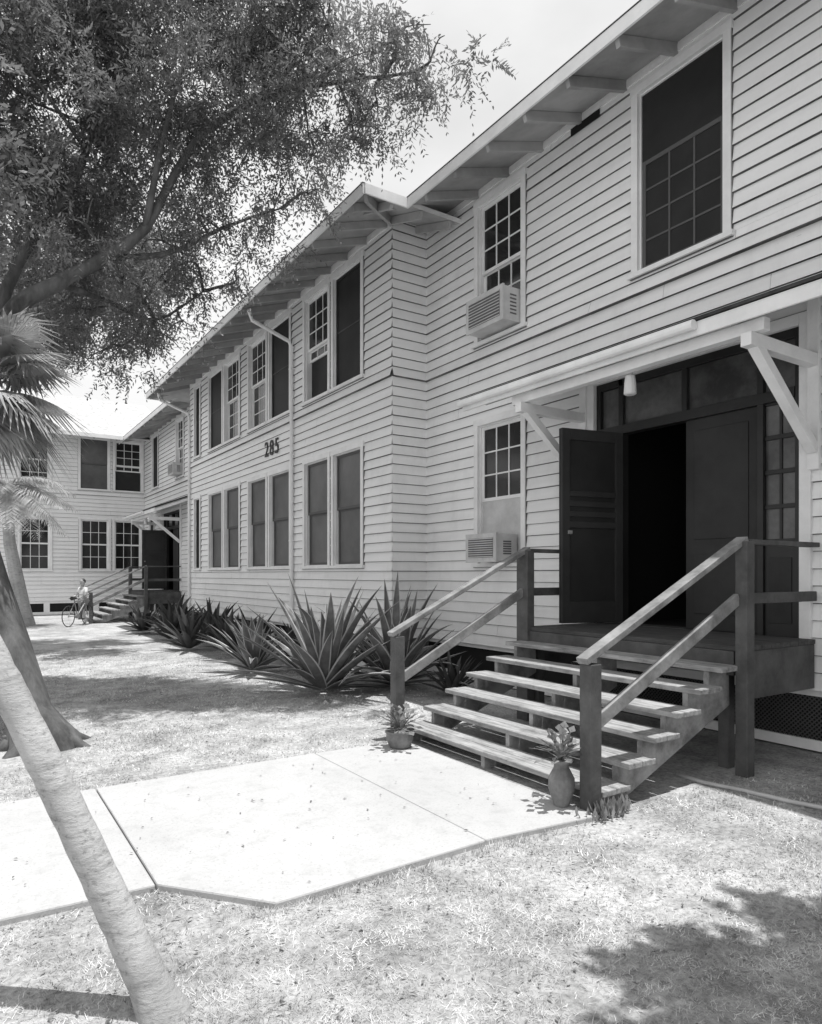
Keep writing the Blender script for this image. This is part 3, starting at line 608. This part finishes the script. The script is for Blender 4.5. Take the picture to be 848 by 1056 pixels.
# ---------------------------------------------------------------- person + bicycle
def skin(name,V,E,R,k,parent,root=0):
    me=bpy.data.meshes.new(name); me.from_pydata(V,E,[]); me.materials.append(M[k]); o=bpy.data.objects.new(name,me); scene.collection.objects.link(o); o.parent=parent
    o.modifiers.new('s','SKIN'); 
    for i,r in enumerate(R): me.skin_vertices[0].data[i].radius=(r,r)
    me.skin_vertices[0].data[root].use_root=True
    s=o.modifiers.new('u','SUBSURF'); s.levels=2; s.render_levels=2; me.update(); return o
def person(name,loc,rot,sc):
    p=empty(name); p.location=loc; p.rotation_euler=(0,0,rot); p.scale=(sc,)*3
    V=[(0,0,.92),(0,0,1.1),(0,.01,1.32),(0,.01,1.45),(0,.02,1.53)]; E=[(0,1),(1,2),(2,3),(3,4)]; R=[.13,.12,.13,.06,.05]
    def ch(root,pts,rr):
        for q,r in zip(pts,rr): V.append(q);E.append((root,len(V)-1));R.append(r);root=len(V)-1
        return root
    ch(0,[(-.1,0,.86),(-.11,.08,.48),(-.12,-.02,.08),(-.12,.12,.03)],[.085,.055,.038,.035]); ch(0,[(.1,0,.86),(.12,-.1,.49),(.12,-.24,.10),(.12,-.12,.03)],[.085,.055,.038,.035])
    hands=[]
    for s in(-1,1):
        e=ch(2,[(s*.18,0,1.38),(s*.25,.1,1.13),(s*.2,.34,1.02)],[.055,.038,.028]); hands.append(V[e])
    skin('body',V,E,R,'skin',p)
    skin('shirt',[(0,0,.93),(0,0,1.1),(0,.01,1.34),(-.18,0,1.38),(-.23,.06,1.2),(.18,0,1.38),(.23,.06,1.2)],[(0,1),(1,2),(2,3),(3,4),(2,5),(5,6)],[.155,.145,.15,.075,.062,.075,.062],'shirt',p)
    skin('shorts',[(0,0,.92),(-.1,.0,.84),(-.11,.06,.56),(.1,0,.84),(.12,-.07,.57)],[(0,1),(1,2),(0,3),(3,4)],[.15,.11,.085,.11,.085],'shorts',p)
    mb=MB(); bm=[(1.50,.05),(1.54,.075),(1.60,.09),(1.66,.095),(1.71,.08),(1.74,.04)]
    mb.tube([(0,.035-.01*(i%2),a) for i,(a,b) in enumerate(bm)],[b for a,b in bm],'skin',14); mb.tube([(0,.12,1.61),(0,.145,1.60)],[.016,.01],'skin',6)
    for s in(-1,1): mb.tube([(s*.09,.03,1.62),(s*.105,.025,1.62)],.022,'skin',6); mb.tube([(s*.032,.105,1.635),(s*.032,.125,1.635)],.009,'hair',6)
    mb.box(-.025,.025,.10,.122,1.563,1.571,'hair')
    mb.tube([(0,.0,1.60),(0,.0,1.66),(0,.015,1.71),(0,.025,1.76)],[.085,.103,.095,.05],'hair',14)
    for h,s in zip(hands,(-1,1)):
        hx,hy,hz=h; mb.box(hx-.02,hx+.02,hy,hy+.08,hz-.035,hz+.03,'skin')
        for i in range(4): mb.tube([(hx,hy+.075,hz-.026+i*.017),(hx+s*-.012,hy+.12,hz-.03+i*.017),(hx-s*.03,hy+.135,hz-.04+i*.017)],[.009,.008,.006],'skin',6)
        mb.tube([(hx,hy+.02,hz+.03),(hx-s*.03,hy+.06,hz+.05)],[.011,.008],'skin',6)
    mb.obj('head_and_hands',p,smooth=True); return p
person('person_with_bicycle',(3.15,23.2,0),math.radians(120),.80)
bk=empty('bicycle'); bk.location=(2.95,22.7,0); bk.rotation_euler=(0,0,math.radians(50)); mb=MB()
for x in(-.48,.48):
    c=Vector((x,0,.31)); n=28; mb.tube([c+Vector((.3*math.cos(2*math.pi*i/n),0,.3*math.sin(2*math.pi*i/n))) for i in range(n+1)],.014,'rubber',6)
    for i in range(14): a=math.pi*2*i/14; mb.tube([c,c+Vector((.29*math.cos(a),0,.29*math.sin(a)))],.002,'metal',3)
B=Vector((-.05,0,.3));S_=Vector((-.18,0,.72));Hd=Vector((.3,0,.78));
for a,b in((B,S_),(S_,Hd),(B,Hd-Vector((-.02,0,.12))),(B,Vector((-.48,0,.31))),(S_,Vector((-.48,0,.31))),(Hd,Vector((.48,0,.31))),(Hd,Hd+Vector((-.03,0,.14))),(S_,S_+Vector((-.03,0,.1)))): mb.tube([a,b],.015,'metal',8)
mb.tube([Hd+Vector((-.12,-.25,.16)),Hd+Vector((-.02,-.18,.15)),Hd+Vector((-.03,0,.14)),Hd+Vector((-.02,.18,.15)),Hd+Vector((-.12,.25,.16))],.012,'metal',8)
mb.tube([S_+Vector((-.14,0,.11)),S_+Vector((-.03,0,.12)),S_+Vector((.1,0,.11))],[.06,.05,.02],'rubber',8)
mb.tube([B+Vector((0,-.03,0)),B+Vector((0,.03,0))],.08,'metal',14); mb.beam(B+Vector((.12,-.1,-.08)),B+Vector((.2,-.1,-.08)),.08,.02,'rubber'); mb.beam(B+Vector((-.2,.1,.08)),B+Vector((-.12,.1,.08)),.08,.02,'rubber')
mb.obj('frame_and_wheels',bk)
# ---------------------------------------------------------------- light
Sx,Sy=-.10,.12; el=math.atan2(1,math.hypot(Sx,Sy)); az=math.atan2(-Sx,-Sy)
L=bpy.data.lights.new('sun','SUN'); L.energy=5; L.angle=math.radians(.5); L.color=(1,.997,.99); lo=bpy.data.objects.new('sun',L); scene.collection.objects.link(lo)
lo.rotation_euler=Vector((Sx,Sy,-1)).to_track_quat('-Z','Y').to_euler(); lo.location=(0,0,20)
w=bpy.data.worlds.new('World'); scene.world=w; w.use_nodes=True; nt=w.node_tree; bg=nt.nodes['Background']
sky=nt.nodes.new('ShaderNodeTexSky'); sky.sky_type='NISHITA'; sky.sun_disc=False; sky.sun_elevation=el; sky.sun_rotation=az
bw=nt.nodes.new('ShaderNodeRGBToBW'); nt.links.new(sky.outputs[0],bw.inputs[0])
tc=nt.nodes.new('ShaderNodeTexCoord'); mp=nt.nodes.new('ShaderNodeMapping'); mp.inputs['Scale'].default_value=(1,1,2.2); nt.links.new(tc.outputs['Generated'],mp.inputs[0])
n=nt.nodes.new('ShaderNodeTexNoise'); n.inputs['Scale'].default_value=2.2; n.inputs['Detail'].default_value=7; n.inputs['Roughness'].default_value=.5; nt.links.new(mp.outputs[0],n.inputs['Vector'])
r=nt.nodes.new('ShaderNodeValToRGB'); r.color_ramp.elements[0].position=.30; r.color_ramp.elements[1].position=.6; nt.links.new(n.outputs['Fac'],r.inputs[0])
r.color_ramp.elements[0].color=(.66,.66,.66,1)
mx=nt.nodes.new('ShaderNodeMix'); mx.data_type='RGBA'; nt.links.new(r.outputs[0],mx.inputs[0]); nt.links.new(bw.outputs[0],mx.inputs[6]); mx.inputs[7].default_value=(6.8,6.8,6.8,1)
nt.links.new(mx.outputs[2],bg.inputs[0]); bg.inputs[1].default_value=.15
# ---------------------------------------------------------------- camera
cam=bpy.data.cameras.new('camera'); co=bpy.data.objects.new('camera',cam); scene.collection.objects.link(co); scene.camera=co
co.location=(0,0,H); co.rotation_euler=(math.radians(90),0,-A); cam.lens=36*710/1056; cam.sensor_width=36; cam.shift_y=64/1056; cam.clip_start=.05; cam.clip_end=1500
scene.view_settings.view_transform='Standard'; scene.view_settings.look='None'; scene.view_settings.exposure=0
